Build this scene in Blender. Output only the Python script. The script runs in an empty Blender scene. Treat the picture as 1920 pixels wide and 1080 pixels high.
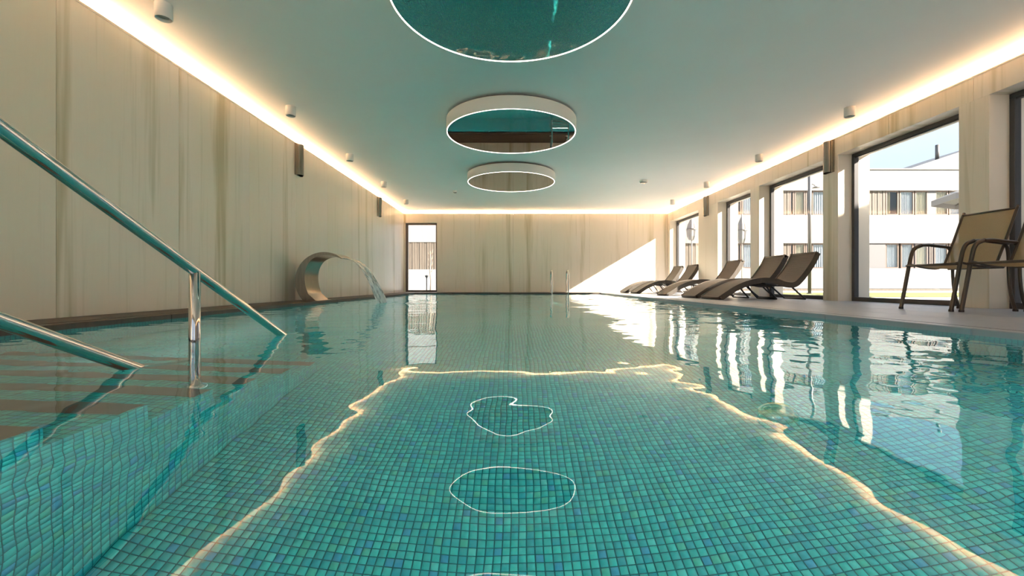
import bpy, bmesh, math, random
import numpy as np
from mathutils import Vector, Matrix

# ------------------------------------------------------------------ scene, camera, world, sun, exposure
S = bpy.context.scene
C = S.collection
R = math.radians
random.seed(7)
rng = np.random.RandomState(11)

HD = 0.27            # camera height over the deck (deck = z 0)
F = 820.0            # focal length in pixels of the 1920 frame
cam_d = bpy.data.cameras.new('camera')
cam = bpy.data.objects.new('camera', cam_d)
C.objects.link(cam)
cam_d.sensor_fit = 'HORIZONTAL'
cam_d.sensor_width = 36.0
cam_d.lens = F / 1920 * 36.0
cam_d.shift_x = 1.5 / 1920
cam_d.shift_y = -7.0 / 1920
cam_d.clip_start = 0.02
cam_d.clip_end = 400
cam.location = (0, 0, HD)
cam.rotation_euler = (R(90), 0, 0)
S.camera = cam

S.view_settings.view_transform = 'Standard'
S.view_settings.look = 'None'
S.view_settings.gamma = 1.0
S.view_settings.use_curve_mapping = False
S.view_settings.exposure = 1.5

cy = S.cycles
cy.max_bounces = 14
cy.diffuse_bounces = 6
cy.glossy_bounces = 7
cy.transmission_bounces = 10
cy.transparent_max_bounces = 16
cy.sample_clamp_indirect = 5.0
cy.blur_glossy = 0.6
cy.use_denoising = True
cy.use_adaptive_sampling = True
cy.adaptive_threshold = 0.015

W = bpy.data.worlds.new('sky')
S.world = W
W.use_nodes = True
wn = W.node_tree.nodes
wl = W.node_tree.links
wn.clear()
w_out = wn.new('ShaderNodeOutputWorld')
w_bg = wn.new('ShaderNodeBackground')
w_tc = wn.new('ShaderNodeTexCoord')
w_no = wn.new('ShaderNodeTexNoise')
w_no.inputs['Scale'].default_value = 3.0
w_no.inputs['Detail'].default_value = 5.0
w_rm = wn.new('ShaderNodeValToRGB')
w_rm.color_ramp.elements[0].position = 0.42
w_rm.color_ramp.elements[0].color = (0.60, 0.74, 0.96, 1)
w_rm.color_ramp.elements[1].position = 0.72
w_rm.color_ramp.elements[1].color = (0.78, 0.86, 1.0, 1)
wl.new(w_tc.outputs['Generated'], w_no.inputs['Vector'])
wl.new(w_no.outputs['Fac'], w_rm.inputs['Fac'])
wl.new(w_rm.outputs['Color'], w_bg.inputs['Color'])
w_bg.inputs['Strength'].default_value = 0.55
wl.new(w_bg.outputs['Background'], w_out.inputs['Surface'])

SUN_DIR = Vector((-1.0, 0.45, -0.60)).normalized()      # the way the light travels
sun_d = bpy.data.lights.new('sun', 'SUN')
sun_d.energy = 16.0
sun_d.angle = R(0.6)
sun_d.color = (1.0, 0.88, 0.75)
sun_d.cycles.is_caustics_light = True
sun = bpy.data.objects.new('sun', sun_d)
C.objects.link(sun)
sun.rotation_euler = SUN_DIR.to_track_quat('-Z', 'Y').to_euler()
sun.location = (20, -8, 14)

LED_POWER = 58.0        # emission strength of the cove strips
RING_POWER = 3.5
POOL_FILL_POWER = 18.0  # strength of the added fill light under the pool coping

# ------------------------------------------------------------------ helpers
def link(o, parent=None):
    C.objects.link(o)
    if parent is not None:
        o.parent = parent
    return o

def obj(name, bm, mat, parent=None, smooth=False):
    me = bpy.data.meshes.new(name)
    if isinstance(bm, bmesh.types.BMesh):
        bmesh.ops.recalc_face_normals(bm, faces=bm.faces[:])
        bm.to_mesh(me)
        bm.free()
    else:
        me.from_pydata(bm[0], [], bm[1])
    if smooth:
        me.shade_smooth() if hasattr(me, 'shade_smooth') else None
        for p in me.polygons:
            p.use_smooth = True
        if smooth == 'auto':
            try:
                me.set_sharp_from_angle(angle=R(40))
            except Exception:
                pass
    if mat is not None:
        me.materials.append(mat)
    o = bpy.data.objects.new(name, me)
    return link(o, parent)

def empty(name, loc=(0, 0, 0), rz=0.0):
    o = bpy.data.objects.new(name, None)
    o.location = loc
    o.rotation_euler = (0, 0, rz)
    o.empty_display_size = 0.1
    return link(o)

def tag(o, label=None, cat=None, group=None, kind=None):
    if label: o['label'] = label
    if cat: o['category'] = cat
    if group: o['group'] = group
    if kind: o['kind'] = kind
    return o

def struct(o, label=None):
    o['kind'] = 'structure'
    if label: o['label'] = label
    return o

def copy_tree(o, parent=None):
    c = o.copy()
    C.objects.link(c)
    c.parent = parent
    for ch in list(o.children):
        copy_tree(ch, c)
    return c

def B():
    return bmesh.new()

def box(bm, x0, x1, y0, y1, z0, z1):
    v = [bm.verts.new(p) for p in ((x0,y0,z0),(x1,y0,z0),(x1,y1,z0),(x0,y1,z0),(x0,y0,z1),(x1,y0,z1),(x1,y1,z1),(x0,y1,z1))]
    for f in ((0,3,2,1),(4,5,6,7),(0,1,5,4),(1,2,6,5),(2,3,7,6),(3,0,4,7)):
        bm.faces.new([v[i] for i in f])
    return bm

def bx(*a):
    return box(B(), *a)

def bbox(x0, x1, y0, y1, z0, z1, bev=0.004, seg=1):
    bm = bx(x0, x1, y0, y1, z0, z1)
    bmesh.ops.bevel(bm, geom=bm.edges[:], offset=bev, segments=seg, affect='EDGES', profile=0.5)
    return bm

def tube(bm, pts, r, n=12, caps=True, flat=1.0):
    """a pipe through pts; r a number or a list; flat squeezes it across"""
    pts = [Vector(p) for p in pts]
    rs = r if isinstance(r, (list, tuple)) else [r] * len(pts)
    rings = []
    nrm = None
    for i, p in enumerate(pts):
        if i == 0: t = pts[1] - pts[0]
        elif i == len(pts) - 1: t = pts[-1] - pts[-2]
        else: t = (pts[i+1] - p).normalized() + (p - pts[i-1]).normalized()
        t.normalize()
        if nrm is None:
            up = Vector((0, 0, 1)) if abs(t.z) < 0.9 else Vector((1, 0, 0))
            nrm = (up - t * up.dot(t)).normalized()
        else:
            nrm = (nrm - t * nrm.dot(t)).normalized()
        b = t.cross(nrm)
        rings.append([bm.verts.new(p + nrm * (rs[i] * math.cos(2*math.pi*k/n)) + b * (rs[i] * flat * math.sin(2*math.pi*k/n))) for k in range(n)])
    for a, c in zip(rings, rings[1:]):
        for k in range(n):
            bm.faces.new((a[k], a[(k+1) % n], c[(k+1) % n], c[k]))
    if caps:
        bm.faces.new(rings[0][::-1])
        bm.faces.new(rings[-1])
    return bm

def smooth_path(pts, it=3):
    """corner cutting that keeps the ends"""
    pts = [Vector(p) for p in pts]
    for _ in range(it):
        q = [pts[0]]
        for a, c in zip(pts, pts[1:]):
            q += [a * 0.75 + c * 0.25, a * 0.25 + c * 0.75]
        q.append(pts[-1])
        pts = q
    return pts

def lathe(bm, prof, n=48, c=(0, 0, 0), closed=False):
    """prof: list of (r, z)"""
    rings = [[bm.verts.new((c[0] + r*math.cos(2*math.pi*k/n), c[1] + r*math.sin(2*math.pi*k/n), c[2] + z)) for k in range(n)] for r, z in prof]
    pairs = list(zip(rings, rings[1:]))
    if closed: pairs.append((rings[-1], rings[0]))
    for a, b in pairs:
        for k in range(n):
            bm.faces.new((a[k], a[(k+1) % n], b[(k+1) % n], b[k]))
    return bm

def disc(bm, r, z, n=64, c=(0, 0)):
    bm.faces.new([bm.verts.new((c[0] + r*math.cos(2*math.pi*k/n), c[1] + r*math.sin(2*math.pi*k/n), z)) for k in range(n)])
    return bm

def prism(bm, poly, axis, a0, a1):
    """poly: 2-d outline in the two other axes, extruded along axis"""
    def P(u, v, w):
        return {'x': (w, u, v), 'y': (u, w, v), 'z': (u, v, w)}[axis]
    A = [bm.verts.new(P(u, v, a0)) for u, v in poly]
    D = [bm.verts.new(P(u, v, a1)) for u, v in poly]
    bm.faces.new(A[::-1]); bm.faces.new(D)
    n = len(poly)
    for i in range(n):
        bm.faces.new((A[i], A[(i+1) % n], D[(i+1) % n], D[i]))
    return bm

# ------------------------------------------------------------------ materials
def new_mat(name):
    m = bpy.data.materials.new(name)
    m.use_nodes = True
    nt = m.node_tree
    nt.nodes.clear()
    out = nt.nodes.new('ShaderNodeOutputMaterial')
    return m, nt.nodes, nt.links, out

def pbr(name, col, rough=0.5, metal=0.0, spec=0.5, noise=0.0, nscale=8.0, bump=0.0, bscale=60.0, stretch=(1, 1, 1), trans=0.0):
    m, N, L, out = new_mat(name)
    p = N.new('ShaderNodeBsdfPrincipled')
    p.inputs['Base Color'].default_value = (*col, 1)
    p.inputs['Roughness'].default_value = rough
    p.inputs['Metallic'].default_value = metal
    p.inputs['Specular IOR Level'].default_value = spec
    L.new(p.outputs[0], out.inputs['Surface'])
    if noise or bump:
        g = N.new('ShaderNodeNewGeometry')
        mp = N.new('ShaderNodeMapping')
        mp.inputs['Scale'].default_value = stretch
        L.new(g.outputs['Position'], mp.inputs['Vector'])
    if noise:
        t = N.new('ShaderNodeTexNoise')
        t.inputs['Scale'].default_value = nscale
        t.inputs['Detail'].default_value = 5
        L.new(mp.outputs[0], t.inputs['Vector'])
        h = N.new('ShaderNodeHueSaturation')
        h.inputs['Color'].default_value = (*col, 1)
        mr = N.new('ShaderNodeMapRange')
        mr.inputs['From Min'].default_value = 0.3
        mr.inputs['From Max'].default_value = 0.7
        mr.inputs['To Min'].default_value = 1 - noise
        mr.inputs['To Max'].default_value = 1 + noise
        L.new(t.outputs['Fac'], mr.inputs['Value'])
        L.new(mr.outputs[0], h.inputs['Value'])
        L.new(h.outputs[0], p.inputs['Base Color'])
    if bump:
        t2 = N.new('ShaderNodeTexNoise')
        t2.inputs['Scale'].default_value = bscale
        t2.inputs['Detail'].default_value = 3
        L.new(mp.outputs[0], t2.inputs['Vector'])
        b = N.new('ShaderNodeBump')
        b.inputs['Strength'].default_value = bump
        b.inputs['Distance'].default_value = 0.01
        L.new(t2.outputs['Fac'], b.inputs['Height'])
        L.new(b.outputs[0], p.inputs['Normal'])
    return m

def emit(name, col, strength):
    m, N, L, out = new_mat(name)
    e = N.new('ShaderNodeEmission')
    e.inputs['Color'].default_value = (*col, 1)
    e.inputs['Strength'].default_value = strength
    L.new(e.outputs[0], out.inputs['Surface'])
    return m

def stone_mat(name, axis):
    """large pale slabs with rusty vertical veins; axis = world axis that runs along the wall"""
    m, N, L, out = new_mat(name)
    p = N.new('ShaderNodeBsdfPrincipled')
    p.inputs['Roughness'].default_value = 0.34
    p.inputs['Specular IOR Level'].default_value = 0.4
    L.new(p.outputs[0], out.inputs['Surface'])
    g = N.new('ShaderNodeNewGeometry')
    sx = N.new('ShaderNodeSeparateXYZ')
    L.new(g.outputs['Position'], sx.inputs[0])
    oi = N.new('ShaderNodeObjectInfo')
    def vec(us, vs, seed):
        c = N.new('ShaderNodeCombineXYZ')
        mu = N.new('ShaderNodeMath'); mu.operation = 'MULTIPLY_ADD'
        mu.inputs[1].default_value = us; mu.inputs[2].default_value = seed
        mv = N.new('ShaderNodeMath'); mv.operation = 'MULTIPLY'; mv.inputs[1].default_value = vs
        L.new(sx.outputs[axis], mu.inputs[0]); L.new(sx.outputs['Z'], mv.inputs[0])
        L.new(mu.outputs[0], c.inputs[0]); L.new(mv.outputs[0], c.inputs[1])
        mo = N.new('ShaderNodeMath'); mo.operation = 'MULTIPLY'; mo.inputs[1].default_value = 9.0
        L.new(oi.outputs['Random'], mo.inputs[0]); L.new(mo.outputs[0], c.inputs[2])
        return c.outputs[0]
    def noise(v, detail=4.0, rough=0.5, dist=0.0):
        t = N.new('ShaderNodeTexNoise')
        t.inputs['Scale'].default_value = 1.0
        t.inputs['Detail'].default_value = detail
        t.inputs['Roughness'].default_value = rough
        t.inputs['Distortion'].default_value = dist
        L.new(v, t.inputs['Vector'])
        return t.outputs['Fac']
    def ramp(f, a, b):
        r = N.new('ShaderNodeMapRange')
        r.inputs['From Min'].default_value = a; r.inputs['From Max'].default_value = b
        L.new(f, r.inputs['Value'])
        return r.outputs[0]
    broad = ramp(noise(vec(1.1, 0.22, 3.1), 3.0), 0.35, 0.68)
    vein = ramp(noise(vec(2.9, 0.13, 17.0), 4.0, 0.6, 0.25), 0.56, 0.68)
    thin = ramp(noise(vec(13.0, 0.40, 40.0), 3.0, 0.6, 0.3), 0.57, 0.78)
    grain = noise(vec(60.0, 3.0, 5.0), 4.0, 0.6)
    def mix(fac, a, b, k=1.0):
        x = N.new('ShaderNodeMix'); x.data_type = 'RGBA'
        if k != 1.0:
            mm = N.new('ShaderNodeMath'); mm.operation = 'MULTIPLY'; mm.inputs[1].default_value = k
            L.new(fac, mm.inputs[0]); fac = mm.outputs[0]
        L.new(fac, x.inputs['Factor'])
        for s, c in (('A', a), ('B', b)):
            if isinstance(c, tuple): x.inputs[6 if s == 'A' else 7].default_value = (*c, 1)
            else: L.new(c, x.inputs[6 if s == 'A' else 7])
        return x.outputs[2]
    base = mix(broad, (0.85, 0.75, 0.645), (0.81, 0.715, 0.565))
    base = mix(grain, base, (0.70, 0.63, 0.50), 0.35)
    base = mix(thin, base, (0.50, 0.44, 0.28), 0.5)
    base = mix(vein, base, (0.44, 0.37, 0.19), 0.75)
    L.new(base, p.inputs['Base Color'])
    return m

PITCH = 0.0285
def mosaic_mat(name, u, v):
    m, N, L, out = new_mat(name)
    p = N.new('ShaderNodeBsdfPrincipled')
    p.inputs['Roughness'].default_value = 0.25
    p.inputs['Specular IOR Level'].default_value = 0.4
    L.new(p.outputs[0], out.inputs['Surface'])
    g = N.new('ShaderNodeNewGeometry')
    sx = N.new('ShaderNodeSeparateXYZ')
    L.new(g.outputs['Position'], sx.inputs[0])
    c = N.new('ShaderNodeCombineXYZ')
    masks = []
    for i, ax in enumerate((u, v)):
        d = N.new('ShaderNodeMath'); d.operation = 'DIVIDE'; d.inputs[1].default_value = PITCH
        L.new(sx.outputs[ax], d.inputs[0])
        fl = N.new('ShaderNodeMath'); fl.operation = 'FLOOR'
        L.new(d.outputs[0], fl.inputs[0]); L.new(fl.outputs[0], c.inputs[i])
        fr = N.new('ShaderNodeMath'); fr.operation = 'FRACT'
        L.new(d.outputs[0], fr.inputs[0])
        a = N.new('ShaderNodeMath'); a.operation = 'SUBTRACT'; a.inputs[1].default_value = 0.5
        L.new(fr.outputs[0], a.inputs[0])
        b = N.new('ShaderNodeMath'); b.operation = 'ABSOLUTE'
        L.new(a.outputs[0], b.inputs[0])
        k = N.new('ShaderNodeMath'); k.operation = 'GREATER_THAN'; k.inputs[1].default_value = 0.43
        L.new(b.outputs[0], k.inputs[0])
        masks.append(k.outputs[0])
    mx = N.new('ShaderNodeMath'); mx.operation = 'MAXIMUM'
    L.new(masks[0], mx.inputs[0]); L.new(masks[1], mx.inputs[1])
    wn_ = N.new('ShaderNodeTexWhiteNoise'); wn_.noise_dimensions = '2D'
    L.new(c.outputs[0], wn_.inputs['Vector'])
    r = N.new('ShaderNodeValToRGB'); r.color_ramp.interpolation = 'CONSTANT'
    cols = [(0.0, (0.030, 0.42, 0.41)), (0.22, (0.040, 0.47, 0.45)), (0.42, (0.030, 0.38, 0.40)), (0.60, (0.045, 0.50, 0.47)),
            (0.76, (0.025, 0.35, 0.41)), (0.86, (0.06, 0.43, 0.34)), (0.93, (0.040, 0.31, 0.48)), (0.97, (0.08, 0.54, 0.51))]
    e = r.color_ramp.elements
    e[0].position = 0; e[0].color = (*cols[0][1], 1)
    e[1].position = cols[1][0]; e[1].color = (*cols[1][1], 1)
    for pos, col in cols[2:]:
        q = e.new(pos); q.color = (*col, 1)
    L.new(wn_.outputs['Value'], r.inputs['Fac'])
    mi = N.new('ShaderNodeMix'); mi.data_type = 'RGBA'
    L.new(mx.outputs[0], mi.inputs['Factor'])
    L.new(r.outputs['Color'], mi.inputs[6])
    mi.inputs[7].default_value = (0.010, 0.14, 0.16, 1)
    L.new(mi.outputs[2], p.inputs['Base Color'])
    return m

def schlick(N, L, f0=0.04):
    """reflectance of a thin clear sheet, the same from both of its sides"""
    lw = N.new('ShaderNodeLayerWeight'); lw.inputs['Blend'].default_value = 0.5
    pw = N.new('ShaderNodeMath'); pw.operation = 'POWER'; pw.inputs[1].default_value = 5.0
    L.new(lw.outputs['Facing'], pw.inputs[0])
    ma = N.new('ShaderNodeMath'); ma.operation = 'MULTIPLY_ADD'; ma.inputs[1].default_value = 1 - f0; ma.inputs[2].default_value = f0
    L.new(pw.outputs[0], ma.inputs[0])
    return ma.outputs[0]

def thin_glass(name, tint=(1, 1, 1), rough=0.0, ior=1.45):
    m, N, L, out = new_mat(name)
    t = N.new('ShaderNodeBsdfTransparent'); t.inputs[0].default_value = (*tint, 1)
    g = N.new('ShaderNodeBsdfGlossy'); g.inputs['Roughness'].default_value = rough
    f0 = ((ior-1)/(ior+1))**2
    x = N.new('ShaderNodeMixShader')
    L.new(schlick(N, L, f0), x.inputs[0]); L.new(t.outputs[0], x.inputs[1]); L.new(g.outputs[0], x.inputs[2])
    L.new(x.outputs[0], out.inputs['Surface'])
    return m

def water_mat():
    m, N, L, out = new_mat('water')
    g = N.new('ShaderNodeBsdfGlass')
    g.inputs['Color'].default_value = (0.97, 1.0, 0.99, 1)
    g.inputs['Roughness'].default_value = 0.0
    g.inputs['IOR'].default_value = 1.333
    L.new(g.outputs[0], out.inputs['Surface'])
    return m

def fall_mat():
    m, N, L, out = new_mat('falling_water')
    t = N.new('ShaderNodeBsdfTransparent'); t.inputs[0].default_value = (0.95, 0.97, 0.96, 1)
    g = N.new('ShaderNodeBsdfGlossy'); g.inputs['Roughness'].default_value = 0.05
    f0 = 0.04
    x = N.new('ShaderNodeMixShader')
    L.new(schlick(N, L, f0), x.inputs[0]); L.new(t.outputs[0], x.inputs[1]); L.new(g.outputs[0], x.inputs[2])
    d = N.new('ShaderNodeBsdfPrincipled'); d.inputs['Base Color'].default_value = (0.85, 0.86, 0.84, 1); d.inputs['Roughness'].default_value = 0.2
    geo = N.new('ShaderNodeNewGeometry')
    mp = N.new('ShaderNodeMapping'); mp.inputs['Scale'].default_value = (10, 38, 5)
    L.new(geo.outputs['Position'], mp.inputs[0])
    no = N.new('ShaderNodeTexNoise'); no.inputs['Scale'].default_value = 1.0; no.inputs['Detail'].default_value = 4
    L.new(mp.outputs[0], no.inputs['Vector'])
    s = N.new('ShaderNodeSeparateXYZ'); L.new(geo.outputs['Position'], s.inputs[0])
    k = N.new('ShaderNodeMapRange'); k.inputs['From Min'].default_value = 0.66; k.inputs['From Max'].default_value = 0.0
    k.inputs['To Min'].default_value = -0.08; k.inputs['To Max'].default_value = 0.10
    L.new(s.outputs['Z'], k.inputs['Value'])
    ad = N.new('ShaderNodeMath'); ad.operation = 'ADD'
    L.new(no.outputs['Fac'], ad.inputs[0]); L.new(k.outputs[0], ad.inputs[1])
    mr = N.new('ShaderNodeMapRange'); mr.inputs['From Min'].default_value = 0.38; mr.inputs['From Max'].default_value = 0.58
    mr.inputs['To Max'].default_value = 0.9
    L.new(ad.outputs[0], mr.inputs['Value'])
    y = N.new('ShaderNodeMixShader')
    L.new(mr.outputs[0], y.inputs[0]); L.new(x.outputs[0], y.inputs[1]); L.new(d.outputs[0], y.inputs[2])
    L.new(y.outputs[0], out.inputs['Surface'])
    return m

def bubble_mat():
    m, N, L, out = new_mat('soap_film')
    t = N.new('ShaderNodeBsdfTransparent')
    g = N.new('ShaderNodeBsdfGlossy'); g.inputs['Roughness'].default_value = 0.02
    f0 = 0.22
    geo = N.new('ShaderNodeNewGeometry')
    no = N.new('ShaderNodeTexNoise'); no.inputs['Scale'].default_value = 22; no.inputs['Detail'].default_value = 2
    L.new(geo.outputs['Position'], no.inputs['Vector'])
    r = N.new('ShaderNodeValToRGB')
    e = r.color_ramp.elements
    e[0].position = 0.30; e[0].color = (0.35, 0.7, 1.0, 1)
    e[1].position = 0.70; e[1].color = (1.0, 0.85, 0.25, 1)
    q = e.new(0.5); q.color = (0.8, 1.0, 0.75, 1)
    L.new(no.outputs['Fac'], r.inputs['Fac'])
    L.new(r.outputs[0], g.inputs['Color'])
    x = N.new('ShaderNodeMixShader')
    L.new(schlick(N, L, f0), x.inputs[0]); L.new(t.outputs[0], x.inputs[1]); L.new(g.outputs[0], x.inputs[2])
    L.new(x.outputs[0], out.inputs['Surface'])
    return m

def wicker_mat():
    m, N, L, out = new_mat('brown_wicker')
    p = N.new('ShaderNodeBsdfPrincipled')
    p.inputs['Roughness'].default_value = 0.5
    L.new(p.outputs[0], out.inputs['Surface'])
    tc = N.new('ShaderNodeTexCoord')
    w1 = N.new('ShaderNodeTexWave'); w1.bands_direction = 'Y'; w1.inputs['Scale'].default_value = 22
    w2 = N.new('ShaderNodeTexWave'); w2.bands_direction = 'X'; w2.inputs['Scale'].default_value = 22
    for w in (w1, w2):
        w.inputs['Distortion'].default_value = 0.4
        L.new(tc.outputs['Object'], w.inputs['Vector'])
    mu = N.new('ShaderNodeMath'); mu.operation = 'MULTIPLY'
    L.new(w1.outputs['Fac'], mu.inputs[0]); L.new(w2.outputs['Fac'], mu.inputs[1])
    x = N.new('ShaderNodeMix'); x.data_type = 'RGBA'
    x.inputs[6].default_value = (0.038, 0.030, 0.023, 1)
    x.inputs[7].default_value = (0.135, 0.108, 0.078, 1)
    L.new(mu.outputs[0], x.inputs['Factor'])
    L.new(x.outputs[2], p.inputs['Base Color'])
    b = N.new('ShaderNodeBump'); b.inputs['Strength'].default_value = 0.5; b.inputs['Distance'].default_value = 0.006
    L.new(mu.outputs[0], b.inputs['Height']); L.new(b.outputs[0], p.inputs['Normal'])
    return m

def sling_mat():
    m, N, L, out = new_mat('tan_sling_mesh')
    p = N.new('ShaderNodeBsdfPrincipled'); p.inputs['Roughness'].default_value = 0.6
    tc = N.new('ShaderNodeTexCoord')
    no = N.new('ShaderNodeTexNoise'); no.inputs['Scale'].default_value = 220
    L.new(tc.outputs['Object'], no.inputs['Vector'])
    r = N.new('ShaderNodeMix'); r.data_type = 'RGBA'
    r.inputs[6].default_value = (0.30, 0.205, 0.09, 1); r.inputs[7].default_value = (0.47, 0.34, 0.17, 1)
    L.new(no.outputs['Fac'], r.inputs['Factor']); L.new(r.outputs[2], p.inputs['Base Color'])
    tl = N.new('ShaderNodeBsdfTranslucent'); L.new(r.outputs[2], tl.inputs['Color'])
    tr = N.new('ShaderNodeBsdfTransparent')
    a = N.new('ShaderNodeMixShader'); a.inputs[0].default_value = 0.35
    L.new(p.outputs[0], a.inputs[1]); L.new(tl.outputs[0], a.inputs[2])
    b = N.new('ShaderNodeMixShader'); b.inputs[0].default_value = 0.10
    L.new(a.outputs[0], b.inputs[1]); L.new(tr.outputs[0], b.inputs[2])
    L.new(b.outputs[0], out.inputs['Surface'])
    return m

M = dict(
    stone_y=stone_mat('veined_stone_side', 'Y'), stone_x=stone_mat('veined_stone_end', 'X'),
    mortar=pbr('joint_grey', (0.22, 0.20, 0.16), 0.8),
    plaster=pbr('ceiling_plaster', (0.90, 0.885, 0.85), 0.7, noise=0.01, nscale=2.0),
    led=emit('warm_led', (1.0, 0.60, 0.33), LED_POWER),
    lip=pbr('cove_lip_metal', (0.55, 0.52, 0.47), 0.4, 0.3),
    deck=pbr('dark_brown_deck', (0.068, 0.054, 0.045), 0.48, spec=0.22, noise=0.16, nscale=5.0, stretch=(1, 6, 1), bump=0.04, bscale=30),
    deck_grey=pbr('grey_deck_tile', (0.31, 0.33, 0.375), 0.36, spec=0.4, noise=0.06, nscale=4.0, bump=0.03, bscale=30),
    groove=pbr('groove_dark', (0.02, 0.018, 0.016), 0.7),
    stripe=pbr('brown_nosing', (0.115, 0.058, 0.042), 0.5),
    mos_xy=mosaic_mat('mosaic_floor', 'X', 'Y'), mos_yz=mosaic_mat('mosaic_side', 'Y', 'Z'), mos_xz=mosaic_mat('mosaic_end', 'X', 'Z'),
    water=water_mat(), fall=fall_mat(), film=bubble_mat(),
    steel=pbr('polished_steel', (0.62, 0.60, 0.57), 0.07, 1.0),
    brushed=pbr('brushed_steel', (0.33, 0.295, 0.25), 0.22, 1.0, noise=0.12, nscale=6, stretch=(6, 6, 0.6)),
    mirror=pbr('dark_mirror', (0.38, 0.37, 0.355), 0.0, 1.0),
    white=pbr('white_lacquer', (0.74, 0.72, 0.68), 0.45),
    pool_fill_light=emit('pool_fill_light', (0.72, 0.98, 1.0), POOL_FILL_POWER),  # glow of the added strips hidden below the coping
    ring_led=emit('ring_led', (1.0, 0.90, 0.74), RING_POWER),
    lens=pbr('lamp_lens_grey', (0.30, 0.29, 0.27), 0.25),
    frame=pbr('anthracite_frame', (0.055, 0.052, 0.052), 0.38),
    frame_brown=pbr('brown_frame', (0.10, 0.072, 0.055), 0.4),
    pane=thin_glass('window_pane', (0.97, 0.98, 0.98)),
    wicker=wicker_mat(), dark_leg=pbr('dark_brown_metal', (0.045, 0.038, 0.033), 0.35, 0.4),
    sling=sling_mat(), chair_metal=pbr('bronze_brown_tube', (0.085, 0.068, 0.053), 0.30, 0.6),
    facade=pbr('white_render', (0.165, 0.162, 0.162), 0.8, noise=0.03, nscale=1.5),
    slat=pbr('weathered_slat', (0.085, 0.07, 0.055), 0.7, noise=0.2, nscale=4, stretch=(5, 5, 0.5)),
    grey_panel=pbr('grey_panel', (0.075, 0.075, 0.082), 0.6),
    win_brown=pbr('window_brown', (0.09, 0.06, 0.045), 0.5),
    curtain=pbr('curtain', (0.34, 0.29, 0.19), 0.8, noise=0.3, nscale=2.5, stretch=(6, 1, 0.1)),
    curtain_w=pbr('curtain_white', (0.30, 0.31, 0.315), 0.8, noise=0.22, nscale=2.5, stretch=(6, 1, 0.1)),
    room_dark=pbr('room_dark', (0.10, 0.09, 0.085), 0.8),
    far_pane=thin_glass('far_pane', (0.9, 0.93, 0.95), 0.0, 1.5),
    roof=pbr('roof_grey', (0.055, 0.06, 0.072), 0.6, noise=0.05, nscale=1),
    grey_metal=pbr('grey_metal', (0.12, 0.115, 0.11), 0.45, 0.5),
    paving=pbr('pale_paving', (0.62, 0.59, 0.54), 0.8, noise=0.1, nscale=1.5),
    grass=pbr('grass', (0.11, 0.12, 0.03), 0.9, noise=0.35, nscale=6, bump=0.6, bscale=40),
    canvas=pbr('pale_canvas', (0.17, 0.168, 0.17), 0.8),
    bark=pbr('sapling_bark', (0.20, 0.16, 0.12), 0.8),
    lamp_glass=pbr('pool_lamp_glass', (0.8, 0.85, 0.85), 0.2),
)

# ------------------------------------------------------------------ main dimensions
XL, XR = -3.63, 5.29        # visible wall faces
YB, YF = 14.77, -2.60       # far wall face, wall behind the camera
ZW, ZC = 2.64, 2.735         # top of the wall slabs, ceiling
PXL, PXR = -3.05, 2.82      # pool edges
PY0, PY1 = 0.30, 13.80
ZWAT, ZFLO = -0.04, -1.20
SLAB = 1.29                 # slab width

# ------------------------------------------------------------------ setting: ceiling, walls
struct(obj('ceiling', bx(XL-0.35, XR+0.55, YF-0.3, YB+0.4, ZC, ZC+0.25), M['plaster']), 'smooth off-white ceiling over the pool')

def slab(name, parent, mat, *b):
    return obj(name, bbox(*b, bev=0.002), mat, parent)

# left wall: core with the cove step, slabs in front
wl_ = struct(obj('wall_left', bx(XL-0.35, XL-0.155, YF-0.3, YB+0.4, -0.3, ZC), M['plaster']), 'left wall clad in tall veined beige stone slabs')
obj('backing', bx(XL-0.155, XL-0.03, YF, YB+0.15, -0.05, ZW-0.02), M['mortar'], wl_)
y = 3.49 - 5 * SLAB
while y < YB - 0.01:
    y0, y1 = max(y, YF) + 0.0015, min(y + SLAB, YB + 0.12) - 0.0015
    if y1 > y0 + 0.02:
        slab('slab', wl_, M['stone_y'], XL-0.03, XL, y0, y1, 0.0, ZW)
    y += SLAB

# far wall with the glazed door opening at its left end
DX0, DX1, DZ = -3.575, -2.51, 2.34
wb = struct(obj('wall_back', bx(DX1, XR+0.5, YB+0.155, YB+0.35, -0.3, ZC), M['plaster']), 'far wall of veined beige stone slabs')
obj('lintel', bx(XL-0.155, DX1, YB+0.155, YB+0.35, DZ, ZC), M['plaster'], wb)
obj('backing', bx(DX1, XR+0.14, YB+0.03, YB+0.155, -0.05, ZW-0.02), M['mortar'], wb)
slab('slab', wb, M['stone_x'], XL, DX1, YB, YB+0.155, DZ, ZW)
slab('slab', wb, M['stone_x'], XL, DX0, YB, YB+0.155, 0.0, DZ-0.001)
x = DX1
while x < XR + 0.1:
    x1 = min(x + SLAB, XR + 0.14)
    slab('slab', wb, M['stone_x'], x + 0.0015, x1 - 0.0015, YB, YB+0.03, 0.0, ZW)
    x += SLAB

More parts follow.
